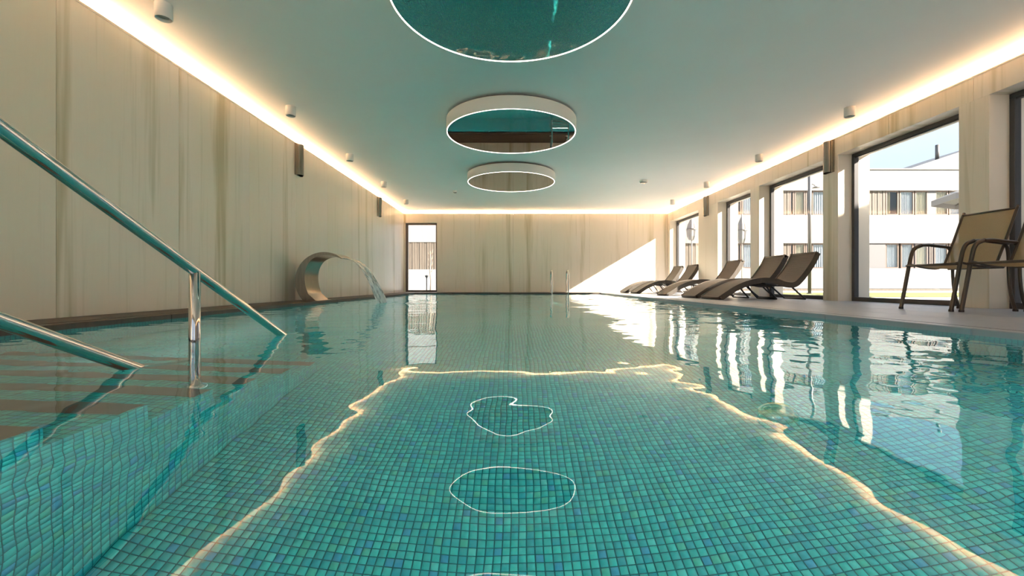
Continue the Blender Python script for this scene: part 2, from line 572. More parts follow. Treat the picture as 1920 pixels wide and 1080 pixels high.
# right wall: lintel band on pillars, windows between
WZ = 2.37                   # head of the windows
WIN = [(-1.55, 0.36), (0.70, 2.60), (2.93, 4.84), (5.17, 7.08), (7.42, 9.33), (9.67, 11.20), (12.35, 14.58)]
XO = 5.80                   # outer face
wr = struct(obj('wall_right', bx(XR+0.15, XO, YF-0.3, YB+0.4, ZW-0.02, ZC), M['plaster']), 'right window wall of beige stone pillars and lintel')
edges = sorted(set([YF] + [e for w in WIN for e in w] + [YB]))
y = YF
cuts = [YF]
for (a, b), nx in zip(WIN, WIN[1:] + [(YB, YB)]):
    cuts.append((b + nx[0]) / 2 if nx[0] < YB else YB)
cuts = sorted(set(round(c, 3) for c in cuts))
for a, b in zip(cuts, cuts[1:]):
    n = max(1, round((b - a) / SLAB))
    for i in range(n):
        slab('slab', wr, M['stone_y'], XR, XO, a + (b-a)*i/n + 0.0015, a + (b-a)*(i+1)/n - 0.0015, WZ, ZW)
prev = YF
for a, b in WIN + [(YB + 0.15, YB + 0.15)]:
    if a - prev > 0.02:
        slab('pillar', wr, M['stone_y'], XR, XO, prev, a, 0.0, WZ)
    prev = b

# wall behind the photographer, unseen; its glazing is added to bring in daylight
wf = struct(obj('wall_front', bx(XL-0.35, XR+0.5, YF-0.3, YF-0.02, WZ, ZC), M['plaster']), 'unseen end wall behind the pool stairs with added glazing')
for a, b in ((XL-0.35, -3.0), (-0.35, 0.35), (3.0, XR+0.5)):
    obj('pillar', bx(a, b, YF-0.3, YF-0.02, -0.3, WZ), M['stone_x'], wf)

# cove lips with their strips of light
def cove(n, lip, strip, label):
    t = struct(obj('trim_%d' % n, bx(*lip), M['lip']), label)
    obj('light_strip', bx(*strip), M['led'], t)
    return t
cove(1, (XL-0.012, XL+0.004, YF, YB, ZW-0.006, ZW+0.015), (XL-0.09, XL-0.085, YF, YB+0.06, ZW, ZW+0.020), 'warm light cove along the top of the left wall')
cove(2, (XL+0.004, XR-0.004, YB-0.004, YB+0.012, ZW-0.006, ZW+0.015), (XL-0.055, XR+0.055, YB+0.085, YB+0.09, ZW, ZW+0.020), 'warm light cove along the top of the far wall')
cove(3, (XR-0.004, XR+0.012, YF, YB, ZW-0.006, ZW+0.015), (XR+0.085, XR+0.09, YF, YB+0.06, ZW, ZW+0.020), 'warm light cove above the windows')

# ------------------------------------------------------------------ windows and the glazed door
def window(n, y0, y1, label):
    t = struct(empty('window_%d' % n, (XR+0.22, (y0+y1)/2, 0)), label)
    w, fx = (y1-y0)/2, 0.055
    obj('head_rail', bbox(0, 0.075, -w, w, WZ-fx, WZ, bev=0.004), M['frame'], t)
    obj('sill_rail', bbox(0, 0.075, -w, w, 0.0, 0.065, bev=0.004), M['frame'], t)
    for s in (-1, 1):
        a, b = (s*w, s*(w-fx))
        obj('side_rail', bbox(0, 0.075, min(a, b), max(a, b), 0.065, WZ-fx, bev=0.004), M['frame'], t)
    obj('bead', bbox(0.012, 0.06, -w+fx, w-fx, WZ-fx-0.018, WZ-fx, bev=0.003), M['frame'], t)
    obj('pane', bx(0.034, 0.040, -w+fx, w-fx, 0.065, WZ-fx), M['pane'], t)
labs = ['tall window beside the near pool deck', 'tall window right of the stairs', 'window nearest the tan armchairs', 'large window behind the tan armchair',
        'window behind the nearest pair of loungers', 'narrow window behind the middle lounger', 'farthest side window by the far wall']
for i, (a, b) in enumerate(WIN):
    window(i + 1, a, b, labs[i])
for i, (a, b) in enumerate(((-3.0, -0.35), (0.35, 3.0))):  # added panes behind the camera, for extra daylight
    t = struct(empty('window_%d' % (8 + i), ((a+b)/2, YF-0.15, 0)), 'added glazing in the unseen end wall behind the stairs')
    w = (b-a)/2
    for q in ((-w, w, WZ-0.055, WZ), (-w, w, 0, 0.065)):
        obj('rail', bx(q[0], q[1], -0.04, 0.04, q[2], q[3]), M['frame'], t)
    for s in (-w, w-0.055, -0.03):
        obj('side_rail', bx(s, s+0.055, -0.04, 0.04, 0.065, WZ-0.055), M['frame'], t)
    obj('pane', bx(-w+0.055, w-0.055, -0.003, 0.003, 0.065, WZ-0.055), M['pane'], t)

t = struct(empty('door_1', ((DX0+DX1)/2, YB+0.06, 0)), 'narrow glazed door at the left end of the far wall')
w = (DX1-DX0)/2
obj('head_rail', bbox(-w, w, 0, 0.07, DZ-0.06, DZ), M['frame_brown'], t)
obj('sill_rail', bbox(-w, w, 0, 0.07, 0.0, 0.07), M['frame_brown'], t)
for a, b in ((-w, -w+0.075), (w-0.045, w)):
    obj('side_rail', bbox(a, b, 0, 0.07, 0.07, DZ-0.06), M['frame_brown'], t)
obj('pane', bx(-w+0.075, w-0.045, 0.03, 0.036, 0.07, DZ-0.06), M['pane'], t)

# ------------------------------------------------------------------ deck
fl = struct(obj('floor', bx(PXR+0.13, XO+0.1, YF-0.3, YB+0.4, -0.30, -0.014), M['groove']), 'tiled deck around the pool, grey by the windows and dark brown elsewhere')
obj('screed', bx(XL-0.2, PXL-0.13, YF-0.3, YB+0.4, -0.30, -0.014), M['groove'], fl)
obj('screed', bx(PXL-0.13, PXR+0.13, PY1+0.13, YB+0.4, -0.30, -0.014), M['groove'], fl)
obj('screed', bx(PXL-0.13, PXR+0.13, YF-0.3, PY0-0.13, -0.30, -0.014), M['groove'], fl)
def tiles(x0, x1, y0, y1, tw, tl, mat='deck'):
    nx, ny = max(1, round((x1-x0)/tw)), max(1, round((y1-y0)/tl))
    dx, dy, j = (x1-x0)/nx, (y1-y0)/ny, 0.0018
    me = None
    for i in range(nx):
        for k in range(ny):
            if me is None:
                o = obj('tile', bbox(-dx/2+j, dx/2-j, -dy/2+j, dy/2-j, -0.012, 0.0, bev=0.0015), M[mat], fl)
                me = o.data
            else:
                o = link(bpy.data.objects.new('tile', me), fl)
            o.location = (x0 + dx*(i+0.5), y0 + dy*(k+0.5), 0)
G = 0.022   # overflow slit between coping and deck
CW = 0.12
tiles(PXR+CW+G, XO, YF-0.02, YB, 0.6, 1.2, 'deck_grey')
tiles(XL, PXL-CW-G, YF-0.02, YB, 0.5, 1.2)
obj('slit_shade', bx(PXR+CW+G-0.013, PXR+CW+G, PY0, PY1, -0.02, -0.0008), M['groove'], fl)  # dark strip set into the slit to stand in for its inner shade
tiles(PXL-CW-G, PXR+CW+G, PY1+CW+G, YB, 1.2, 0.5)
tiles(PXL-CW-G, PXR+CW+G, YF-0.02, PY0-CW-G, 1.2, 0.6)

# ------------------------------------------------------------------ pool basin
pb = struct(obj('pool_basin', bx(PXL-0.2, PXR+0.2, PY0-0.2, PY1+0.2, ZFLO-0.25, ZFLO), M['mos_xy']), 'mosaic tiled swimming pool basin')
OV = 0.05                   # the coping overhangs the pool walls by this much
obj('side_wall', bx(PXR+OV, PXR+0.13, PY0-0.13, PY1+0.13, ZFLO, -0.07), M['mos_yz'], pb)
obj('side_wall', bx(PXL-0.13, PXL-OV, PY0-0.13, PY1+0.13, ZFLO, -0.07), M['mos_yz'], pb)
obj('end_wall', bx(PXL-OV, PXR+OV, PY1+OV, PY1+0.13, ZFLO, -0.07), M['mos_xz'], pb)
obj('end_wall', bx(PXL-OV, PXR+OV, PY0-0.13, PY0-OV, ZFLO, -0.07), M['mos_xz'], pb)
# added fill strips, hidden under the overhang, to brighten pool and ceiling
for q in ((PXR+OV-0.006, PXR+OV, PY0+0.1, PY1-0.1), (PXL-OV, PXL-OV+0.006, 2.9, PY1-0.1), (PXL+0.1, PXR-0.1, PY1+OV-0.006, PY1+OV), (-1.1, PXR-0.1, PY0-OV, PY0-OV+0.006)):
    obj('pool_fill_strip', bx(*q, -0.104, -0.074), M['pool_fill_light'], pb)
def coping(x0, x1, y0, y1, along, mat='deck'):
    n = max(1, round(((y1-y0) if along == 'y' else (x1-x0)) / 1.2))
    for i in range(n):
        if along == 'y':
            a, b = y0 + (y1-y0)*i/n, y0 + (y1-y0)*(i+1)/n
            obj('coping', bbox(x0, x1, a+0.001, b-0.001, -0.07, 0.0, bev=0.005), M[mat], pb)
        else:
            a, b = x0 + (x1-x0)*i/n, x0 + (x1-x0)*(i+1)/n
            obj('coping', bbox(a+0.001, b-0.001, y0, y1, -0.07, 0.0, bev=0.005), M[mat], pb)
coping(PXR, PXR+CW, PY0-CW, PY1+CW, 'y', 'deck_grey')
coping(PXL-CW, PXL, PY0-CW, PY1+CW, 'y')
coping(PXL, PXR, PY1, PY1+CW, 'x')
coping(PXL, PXR, PY0-CW, PY0, 'x')

# entry stairs descending away from the camera at the left
SX = -1.20
prof = []
def tread(k): return 1.12 + 0.32*k, -0.28 - 0.147*k
poly = [(PY0-OV, -0.133), (tread(-1)[0], -0.133)]
for k in range(0, 6):
    yk, zk = tread(k)
    poly += [(tread(k-1)[0], zk), (yk, zk)]
poly += [(tread(5)[0], ZFLO), (PY0-OV, ZFLO)]
st = obj('stair_block', prism(B(), poly, 'x', PXL-OV, SX), M['mos_yz'], pb)
st.data.materials.append(M['mos_xy']); st.data.materials.append(M['mos_xz'])
for p in st.data.polygons:
    n = p.normal
    p.material_index = 1 if abs(n.z) > 0.7 else (2 if abs(n.y) > 0.7 else 0)
for k in range(-1, 6):
    yk, zk = tread(k)
    obj('nosing', bbox(PXL-OV, SX-0.01, yk-0.095, yk+0.004, zk-0.01, zk+0.004, bev=0.002), M['stripe'], pb)

# mosaic pieces: the nearest rows singly, the rest of the near floor joined
def tile_faces(cells, org, U, V, Nn, hw=0.0122, h=0.0022):
    """cells: (n,2) cell indices -> verts, faces of flat pads standing off a plane"""
    cells = np.asarray(cells, float)
    c = (cells + 0.5) * PITCH
    U, V, Nn, org = map(np.array, (U, V, Nn, org))
    cen = org + c[:, :1]*U + c[:, 1:2]*V
    offs = np.array([(-1, -1), (1, -1), (1, 1), (-1, 1)], float) * hw
    bot = cen[:, None, :] + offs[None, :, :1]*U + offs[None, :, 1:2]*V
    top = cen[:, None, :] + (offs[None, :, :1]*U + offs[None, :, 1:2]*V)*0.93 + Nn*h
    vs = np.concatenate([bot, top], 1).reshape(-1, 3)
    b = np.arange(len(cells))[:, None, None]*8
    fs = np.array([(4, 5, 6, 7), (0, 1, 5, 4), (1, 2, 6, 5), (2, 3, 7, 6), (3, 0, 4, 7)])[None] + b
    return vs, fs.reshape(-1, 4)
def quick_mesh(name, vs, fs, mat, parent):
    me = bpy.data.meshes.new(name)
    me.vertices.add(len(vs)); me.vertices.foreach_set('co', vs.astype(np.float32).ravel())
    me.loops.add(fs.size); me.loops.foreach_set('vertex_index', fs.astype(np.int32).ravel())
    me.polygons.add(len(fs)); me.polygons.foreach_set('loop_start', np.arange(0, fs.size, 4, dtype=np.int32))
    me.polygons.foreach_set('loop_total', np.full(len(fs), 4, np.int32))
    me.update(calc_edges=True)
    me.materials.append(mat)
    return link(bpy.data.objects.new(name, me), parent)
ix0, ix1 = math.ceil(SX/PITCH), math.floor(PXR/PITCH) - 1
iy0, iy1 = math.ceil(PY0/PITCH), math.floor(4.6/PITCH)
near, rest = [], []
for j in range(iy0, iy1):
    for i in range(ix0, ix1 + 1):
        yc, xc = (j+0.5)*PITCH, (i+0.5)*PITCH
        (near if (1.36 < yc < 1.36 + PITCH*4.02 and abs(xc) < 1.03 and len(near) < 290) else rest).append((i, j))
v8, f5 = tile_faces([(-0.5, -0.5)], (0, 0, 0), (1, 0, 0), (0, 1, 0), (0, 0, 1))
first = quick_mesh('mosaic_tile', v8, f5, M['mos_xy'], pb)
for q, (i, j) in enumerate(near):
    o = first if q == 0 else link(bpy.data.objects.new('mosaic_tile', first.data), pb)
    o.location = ((i+0.5)*PITCH, (j+0.5)*PITCH, ZFLO)
vs, fs = tile_faces(rest, (0, 0, ZFLO), (1, 0, 0), (0, 1, 0), (0, 0, 1))
tag(quick_mesh('floor_mosaic', vs, fs, M['mos_xy'], pb), kind='stuff')
# side of the stairs
cells = []
for j in range(math.ceil(PY0/PITCH), math.floor(tread(5)[0]/PITCH)):
    for k in range(math.ceil(ZFLO/PITCH), 0):
        y0, y1, z1 = j*PITCH, (j+1)*PITCH, (k+1)*PITCH
        top = -0.133
        for s in range(0, 6):
            if y1 > tread(s-1)[0]: top = tread(s)[1]
        if z1 < top: cells.append((j, k))
vs, fs = tile_faces(cells, (SX, 0, 0), (0, 1, 0), (0, 0, 1), (1, 0, 0))
tag(quick_mesh('stair_mosaic', vs, fs, M['mos_yz'], pb), kind='stuff')

# ------------------------------------------------------------------ water
def water():
    ys = [PY0]
    while ys[-1] < PY1:
        ys.append(ys[-1] + 0.011 + 0.0036*(ys[-1]-PY0))
    ys = np.array(ys); ys = PY0 + (ys-PY0)*(PY1-PY0)/(ys[-1]-PY0)
    xs = np.linspace(PXL, PXR, 300)
    X, Y = np.meshgrid(xs, ys)
    H = np.zeros_like(X)
    def waves(n, l0, l1, slope, spread=math.pi, dir0=0.0):
        h = np.zeros_like(X)
        for _ in range(n):
            lam = math.exp(rng.uniform(math.log(l0), math.log(l1)))
            k = 2*math.pi/lam; a = dir0 + rng.uniform(-spread, spread)
            h += slope/k * math.sqrt(2.0/n) * np.sin(k*(X*math.cos(a) + Y*math.sin(a)) + rng.uniform(0, 6.283))
        return h
    ss = lambda a, b, v: np.clip((v-a)/(b-a), 0, 1)**2*(3-2*np.clip((v-a)/(b-a), 0, 1))
    far = ss(3.0, 11.0, Y)
    side = ss(0.2, 1.8, np.abs(X-0.1))*0.8 + 0.35
    H += waves(14, 0.6, 1.6, 0.0065)
    H += waves(22, 0.20, 0.5, 0.0130)*(0.5+0.5*far) * side
    H += waves(30, 0.07, 0.18, 0.0135)*(side*0.8+0.1*far)
    H += waves(26, 0.25, 0.7, 0.016)*far
    # rings from the fall
    d = np.hypot(X+2.2, Y-7.35)
    H += 0.010*np.exp(-d/1.2)*np.sin(2*math.pi*d/0.32)*np.minimum(1, d/0.3)*0.5
    H += waves(30, 0.10, 0.3, 0.05)*np.exp(-(d/0.75)**2)
    Z = ZWAT + H
    ny, nx = X.shape
    vs = np.stack([X, Y, Z], -1).reshape(-1, 3)
    i = np.arange(ny-1)[:, None]*nx + np.arange(nx-1)[None]
    fs = np.stack([i, i+1, i+nx+1, i+nx], -1).reshape(-1, 4)
    o = quick_mesh('pool_water', vs, fs, M['water'], None)
    o.data.polygons.foreach_set('use_smooth', np.ones(len(fs), bool))
    o.cycles.is_caustics_caster = True
    return tag(o, 'calm clear turquoise water filling the pool', 'water', kind='stuff')
water()

# ------------------------------------------------------------------ stair handrail
hr = tag(empty('stair_handrail', (-1.40, 1.934, 0)), 'polished steel double handrail sloping down into the pool stairs', 'handrail')
RT = 0.0225
def rail_z(y): return 0.33 - 0.50*(y - 1.934)
def hp(y, z): return (0, y - 1.934, z)
up = smooth_path([hp(0.08, 0.0), hp(0.08, 0.72), hp(0.10, 1.10), hp(0.42, rail_z(0.42)), hp(0.7, rail_z(0.7))], 3)
up += [Vector(hp(y, rail_z(y))) for y in (1.0, 1.4, 1.934, 2.3, 2.676)]
up += smooth_path([hp(2.76, rail_z(2.76)), hp(2.95, rail_z(2.95)), hp(2.98, -0.36), hp(2.98, -0.6), hp(2.98, ZFLO)], 3)
obj('upper_rail', tube(B(), up, RT, 24), M['steel'], hr, True)
low = [Vector(hp(y, rail_z(y) - 0.527)) for y in (0.50, 0.9, 1.2, 1.62, 1.93)]
obj('lower_rail', tube(B(), low, RT, 24), M['steel'], hr, True)
obj('post', tube(B(), [hp(1.934, tread(3)[1]), hp(1.934, 0.0), hp(1.934, rail_z(1.934)-0.004)], RT, 24), M['steel'], hr, True)
obj('post', tube(B(), [hp(0.90, tread(0)[1]), hp(0.90, 0.3), hp(0.90, rail_z(0.90)-0.004)], RT, 24), M['steel'], hr, True)
for yy, zz in ((1.934, tread(3)[1]), (0.90, tread(0)[1])):
    bm = B(); lathe(bm, [(RT, 0.016), (0.045, 0.012), (0.05, 0.0)], 24, hp(yy, zz))
    obj('flange', bm, M['steel'], hr, True)

# ------------------------------------------------------------------ waterfall spout and its water
sp = tag(empty('waterfall_spout', (-3.02, 7.30, 0)), 'curved brushed-steel waterfall spout standing on the left deck edge', 'fountain')
SR, SCZ, SW = 0.465, 0.325, 0.25
outer, inner = [], []
n = 40
for i in range(n + 1):
    u = i / n
    a = R(224 - u*(224 - 52))
    th = 0.175*(1-u)**0.55*(0.62 + 0.38*math.sin(math.pi*min(1, u*1.5+0.1))) + 0.008
    ox, oz = SR*math.cos(a), SCZ + SR*math.sin(a)
    outer.append((ox, max(oz, 0.0)))
    inner.append(((SR-th)*math.cos(a)*1.0, max(0.0, SCZ + (SR-th*0.9)*math.sin(a))))
inner[0] = (outer[0][0] + 0.21, 0.0)
bm = B()
rows = []
for (ox, oz), (ix, iz) in zip(outer, inner):
    rows.append([bm.verts.new(p) for p in ((ox, -SW, oz), (ox, SW, oz), (ix, SW, iz), (ix, -SW, iz))])
for a, b in zip(rows, rows[1:]):
    for k in range(4):
        bm.faces.new((a[k], a[(k+1) % 4], b[(k+1) % 4], b[k]))
bm.faces.new(rows[0][::-1]); bm.faces.new(rows[-1])
obj('body', bm, M['brushed'], sp, 'auto')
obj('base_plate', bbox(outer[0][0]-0.03, outer[0][0]+0.24, -SW-0.03, SW+0.03, 0.0, 0.008), M['brushed'], sp)
lipx, lipz = outer[-1][0], outer[-1][1]
obj('lip', bbox(lipx-0.02, lipx+0.03, -SW, SW, lipz-0.008, lipz+0.004, bev=0.002), M['brushed'], sp)

wv, wf_ = [], []
NS, NT = 26, 44
x0, z0 = -3.02 + lipx + 0.02, lipz - 0.002
for side in (0, 1):
    for i in range(NT + 1):
        t = i / NT
        X = x0 + 0.57*t
        Z = z0 + 0.03*t - (z0 + 0.03 - ZWAT + 0.01)*t*t
        for k in range(NS + 1):
            s = k / NS*2 - 1
            wid = SW*0.97*(1 - 0.16*t)
            wob = t*t*(0.03*math.sin(9*s+2.0) + 0.02*math.sin(23*s+1) + 0.012*math.sin(41*s + 9*t))
            th = (0.007 + 0.012*t*(0.5+0.5*math.sin(31*s + 4*t)))*(1 if side else -1)*math.sqrt(max(0.02, 1-s*s))
            wv.append((X + wob + th*0.8, 7.30 + s*wid, Z + th*0.5))
        
    o_ = side*(NT+1)*(NS+1)
    for i in range(NT):
        for k in range(NS):
            a = o_ + i*(NS+1) + k
            wf_.append((a, a+1, a+NS+2, a+NS+1) if side else (a, a+NS+1, a+NS+2, a+1))
fw = obj('falling_water', (wv, wf_), M['fall'], None, True)
tag(fw, 'clear sheet of water arcing from the steel spout into the pool', 'water', kind='stuff')
# ------------------------------------------------------------------ pool ladder at the far edge
ld = tag(empty('pool_ladder', (1.53, PY1, 0)), 'steel pool ladder with two hooped rails at the far pool edge', 'ladder')
for s in (-1, 1):
    pts = smooth_path([(s*0.255, 0.30, 0.0), (s*0.255, 0.30, 0.48), (s*0.255, 0.22, 0.70), (s*0.255, -0.05, 0.74), (s*0.255, -0.16, 0.46), (s*0.255, -0.14, 0.0), (s*0.255, -0.12, -0.9)], 3)
    r = obj('rail', tube(B(), pts, 0.0215, 14), M['steel'], ld, True)
    bm = B(); lathe(bm, [(0.021, 0.02), (0.045, 0.014), (0.05, 0.0)], 20, (s*0.255, 0.30, 0.0))
    obj('flange', bm, M['steel'], r, True)
for z in (-0.25, -0.52, -0.79):
    obj('step', bbox(-0.25, 0.25, -0.17, -0.09, z-0.012, z+0.012, bev=0.004), M['steel'], ld)

# ------------------------------------------------------------------ bubble on the water
bm = B()
bmesh.ops.create_uvsphere(bm, u_segments=28, v_segments=16, radius=1.0)
for v in bm.verts:
    v.co = Vector((v.co.x*0.043, v.co.y*0.043, v.co.z*0.026))
bub = obj('bubble', bm, M['film'], None, True)
bub.location = (0.622, 1.02, ZWAT + 0.006)
tag(bub, 'clear iridescent bubble floating on the water near the right', 'bubble')

# ------------------------------------------------------------------ round mirror rings on the ceiling
RR, ZR = 0.957, 2.52
rings = [(3.47, 'nearest and largest round ceiling mirror, cut by the top of the frame'),
         (6.57, 'middle round ceiling mirror showing pool edge and ladder'), (9.70, 'farthest and smallest round ceiling mirror, near the far wall')]
base = None
for i, (yy, lab) in enumerate(rings):
    if base is None:
        t = empty('ceiling_mirror', (0, yy, ZR))
        bm = B(); lathe(bm, [(RR, 0.006), (RR+0.004, 0.002), (RR+0.010, 0.006), (RR+0.012, 0.175), (RR-0.03, 0.175), (RR-0.012, 0.006)], 128, closed=True)
        obj('rim', bm, M['white'], t, 'auto')
        bm = B(); lathe(bm, [(RR-0.007, 0.0), (RR+0.001, 0.0), (RR+0.001, 0.006), (RR-0.007, 0.006)], 128, closed=True)
        obj('light_strip', bm, M['ring_led'], t, 'auto')
        bm = B(); lathe(bm, [(RR-0.06, 0.175), (RR-0.06, ZC-ZR)], 64)
        obj('hanger', bm, M['grey_metal'], t, True)
        bm = B(); disc(bm, RR-0.007, 0.004, 128)
        mo = obj('mirror', bm, M['mirror'], t)
        base = t
    else:
        t = copy_tree(base)
        t.location.y = yy
    tag(t, lab, 'ceiling mirror', 'round mirrors hung in a row under the ceiling')

# ------------------------------------------------------------------ ceiling downlights
base = None
def downlight(x, y, lab):
    global base
    if base is None:
        t = empty('downlight', (x, y, ZC))
        bm = B(); lathe(bm, [(0.0, 0.0), (0.066, 0.0), (0.067, -0.008), (0.067, -0.125), (0.063, -0.130), (0.056, -0.128), (0.052, -0.10)], 32)
        obj('housing', bm, M['white'], t, 'auto')
        bm = B(); lathe(bm, [(0.052, -0.10), (0.03, -0.112), (0.0, -0.112)], 32)
        obj('lens', bm, M['lens'], t, True)
        base = t
    else:
        t = copy_tree(base)
        t.location = (x, y, ZC)
    tag(t, lab, 'ceiling light', 'cylindrical downlights along both sides of the ceiling')
names = ['nearest', 'second', 'third', 'fourth', 'fifth and farthest']
for i in range(5):
    downlight(-3.06, 3.85 + 2.22*i, '%s white cylinder downlight in the row beside the left wall' % names[i])
names = ['nearest', 'second', 'third', 'fourth and farthest']
for i in range(4):
    downlight(4.72, 6.10 + 2.23*i, '%s white cylinder downlight in the row above the windows' % names[i])
def detector(x, y, r, lab):
    t = empty('smoke_detector', (x, y, ZC))
    bm = B(); lathe(bm, [(0, 0), (r, 0), (r, -0.02), (r*0.92, -0.05)], 32)
    obj('housing', bm, M['white'], t, 'auto')
    bm = B(); lathe(bm, [(r*0.92, -0.05), (r*0.8, -0.062), (0, -0.066)], 32)
    obj('sensor_face', bm, M['lens'], t, True)
    tag(t, lab, 'detector')
detector(3.14, 10.37, 0.095, 'flat round white detector on the ceiling right of the mirrors')
detector(-1.48, 11.5, 0.05, 'tiny white detector on the ceiling left of the farthest mirror')

# ------------------------------------------------------------------ steel wall lights
def wall_light(x, y, face, lab):
    t = empty('wall_light', (x, y, 2.11), 0 if face > 0 else math.pi)
    obj('back_plate', bbox(0, 0.022, -0.10, 0.10, 0.0, 0.53, bev=0.003), M['brushed'], t)
    pr = []
    for k in range(15):
        a = R(-90 + 180*k/14)
        pr.append((0.022 + 0.085*math.cos(a), 0.075*math.sin(a)))
    ins = [(0.022 + 0.079*math.cos(R(90-180*k/14)), 0.069*math.sin(R(90-180*k/14))) for k in range(15)]
    bm = B(); prism(bm, pr + ins, 'z', 0.008, 0.522)
    obj('shade', bm, M['brushed'], t, 'auto')
    for s in (-1, 1):
        obj('fin', bbox(0.022, 0.055, s*0.088-0.003, s*0.088+0.003, 0.0, 0.53, bev=0.001), M['brushed'], t)
    bm = B(); disc(bm, 0.06, 0.26, 20, (0.05, 0))
    obj('lamp_plate', bm, M['white'], t)
    tag(t, lab, 'wall light', 'steel wall lights at ceiling height')
wall_light(XL, 7.42, 1, 'larger steel wall light high on the left wall, above the waterfall')
wall_light(XL, 11.92, 1, 'smaller steel wall light on the left wall near the far door')
wall_light(XR, 7.25, -1, 'larger steel wall light on the pillar between two big windows')
wall_light(XR, 11.80, -1, 'smaller steel wall light on the wide pillar beside the farthest window')

# ------------------------------------------------------------------ sun loungers
def spline(ctrl, n=60):
    """Catmull-Rom through the control points"""
    P = [Vector((*c, 0)) for c in ctrl]
    P = [P[0]*2 - P[1]] + P + [P[-1]*2 - P[-2]]
    out = []
    seg = len(P) - 3
    for i in range(n + 1):
        u = i / n * seg
        s = min(int(u), seg - 1); t = u - s
        a, b, c, d = P[s:s+4]
        q = 0.5*((2*b) + (c-a)*t + (2*a-5*b+4*c-d)*t*t + (3*b-a-3*c+d)*t**3)
        out.append((q.x, q.y))
    return out
LP = spline([(0.0, 0.045), (0.12, 0.125), (0.30, 0.235), (0.52, 0.325), (0.78, 0.375), (1.02, 0.36), (1.20, 0.305), (1.34, 0.30), (1.44, 0.38), (1.56, 0.53), (1.66, 0.68), (1.74, 0.84)], 66)
def lounger_base():
    t = empty('sun_lounger')
    HWD, TH = 0.325, 0.035
    def off(prof, d):
        o = []
        for i, (x, z) in enumerate(prof):
            a, b = prof[max(0, i-1)], prof[min(len(prof)-1, i+1)]
            v = Vector((b[0]-a[0], b[1]-a[1])); v.normalize()
            o.append((x + v.y*d, z - v.x*d))
        return o
    def ribbon(hw, top, bot, y0=None, y1=None):
        bm = B(); rows = []
        for (ax, az), (cx, cz) in zip(top, bot):
            ya, yb = (-hw, hw) if y0 is None else (y0, y1)
            rows.append([bm.verts.new(p) for p in ((ax, ya, az), (ax, yb, az), (cx, yb, max(0.002, cz)), (cx, ya, max(0.002, cz)))])
        for a, b in zip(rows, rows[1:]):
            for k in range(4):
                bm.faces.new((a[k], a[(k+1) % 4], b[(k+1) % 4], b[k]))
        bm.faces.new(rows[0][::-1]); bm.faces.new(rows[-1])
        return bm
    split = 44
    obj('seat', ribbon(HWD-0.03, LP[:split+1], off(LP, TH)[:split+1]), M['wicker'], t, 'auto')
    obj('backrest', ribbon(HWD-0.03, LP[split:], off(LP, TH)[split:]), M['wicker'], t, 'auto')
    up_ = off(LP, -0.008); dn = off(LP, 0.085)
    for s in (-1, 1):
        a, b = sorted((s*HWD, s*(HWD-0.032)))
        obj('side_rail', ribbon(0, up_, dn, a, b), M['wicker'], t, 'auto')
    obj('head_rail', tube(B(), [(LP[-1][0]+0.012, -HWD, LP[-1][1]-0.03), (LP[-1][0]+0.012, HWD, LP[-1][1]-0.03)], 0.03, 10), M['wicker'], t, True)
    obj('foot_rail', tube(B(), [(0.03, -HWD, 0.03), (0.03, HWD, 0.03)], 0.026, 10), M['wicker'], t, True)
    for s in (-1, 1):
        yy = s*(HWD-0.05)
        obj('leg', tube(B(), smooth_path([(0.98, yy, 0.32), (1.06, yy, 0.16), (1.24, yy, 0.012)], 2), [0.017]*10, 8) if False else
            tube(B(), smooth_path([(0.84, yy, 0.30), (0.92, yy, 0.16), (1.06, yy, 0.012)], 2), 0.016, 8), M['dark_leg'], t, True)
        obj('leg', tube(B(), smooth_path([(1.30, yy, 0.26), (1.40, yy, 0.16), (1.58, yy, 0.012)], 2), 0.016, 8), M['dark_leg'], t, True)
        obj('brace', tube(B(), [(0.62, yy, 0.25), (1.34, yy, 0.24)], 0.012, 8), M['dark_leg'], t, True)
    for x_ in (1.06, 1.58):
        obj('crossbar', tube(B(), [(x_, -HWD+0.05, 0.013), (x_, HWD-0.05, 0.013)], 0.012, 8), M['dark_leg'], t, True)
    return t
lo = lounger_base()
spots = [(3.56, 7.86, 2.5, 'nearest dark wicker sun lounger, overlapping the pillar with the steel light'),
         (3.50, 8.66, 1.5, 'second nearest dark wicker sun lounger, directly behind the nearest one'),
         (3.55, 10.32, 1.5, 'middle wicker sun lounger in front of the narrow window'),
         (3.55, 12.70, 1.0, 'fourth wicker sun lounger, second from the far wall'),
         (3.48, 13.66, 1.0, 'farthest wicker sun lounger, closest to the sunlit far wall')]
for i, (x, y, a, lab) in enumerate(spots):
    o = lo if i == 0 else copy_tree(lo)
    o.location = (x, y, 0); o.rotation_euler = (0, 0, R(a))
    tag(o, lab, 'sun lounger', 'wicker sun loungers in a row on the window deck')

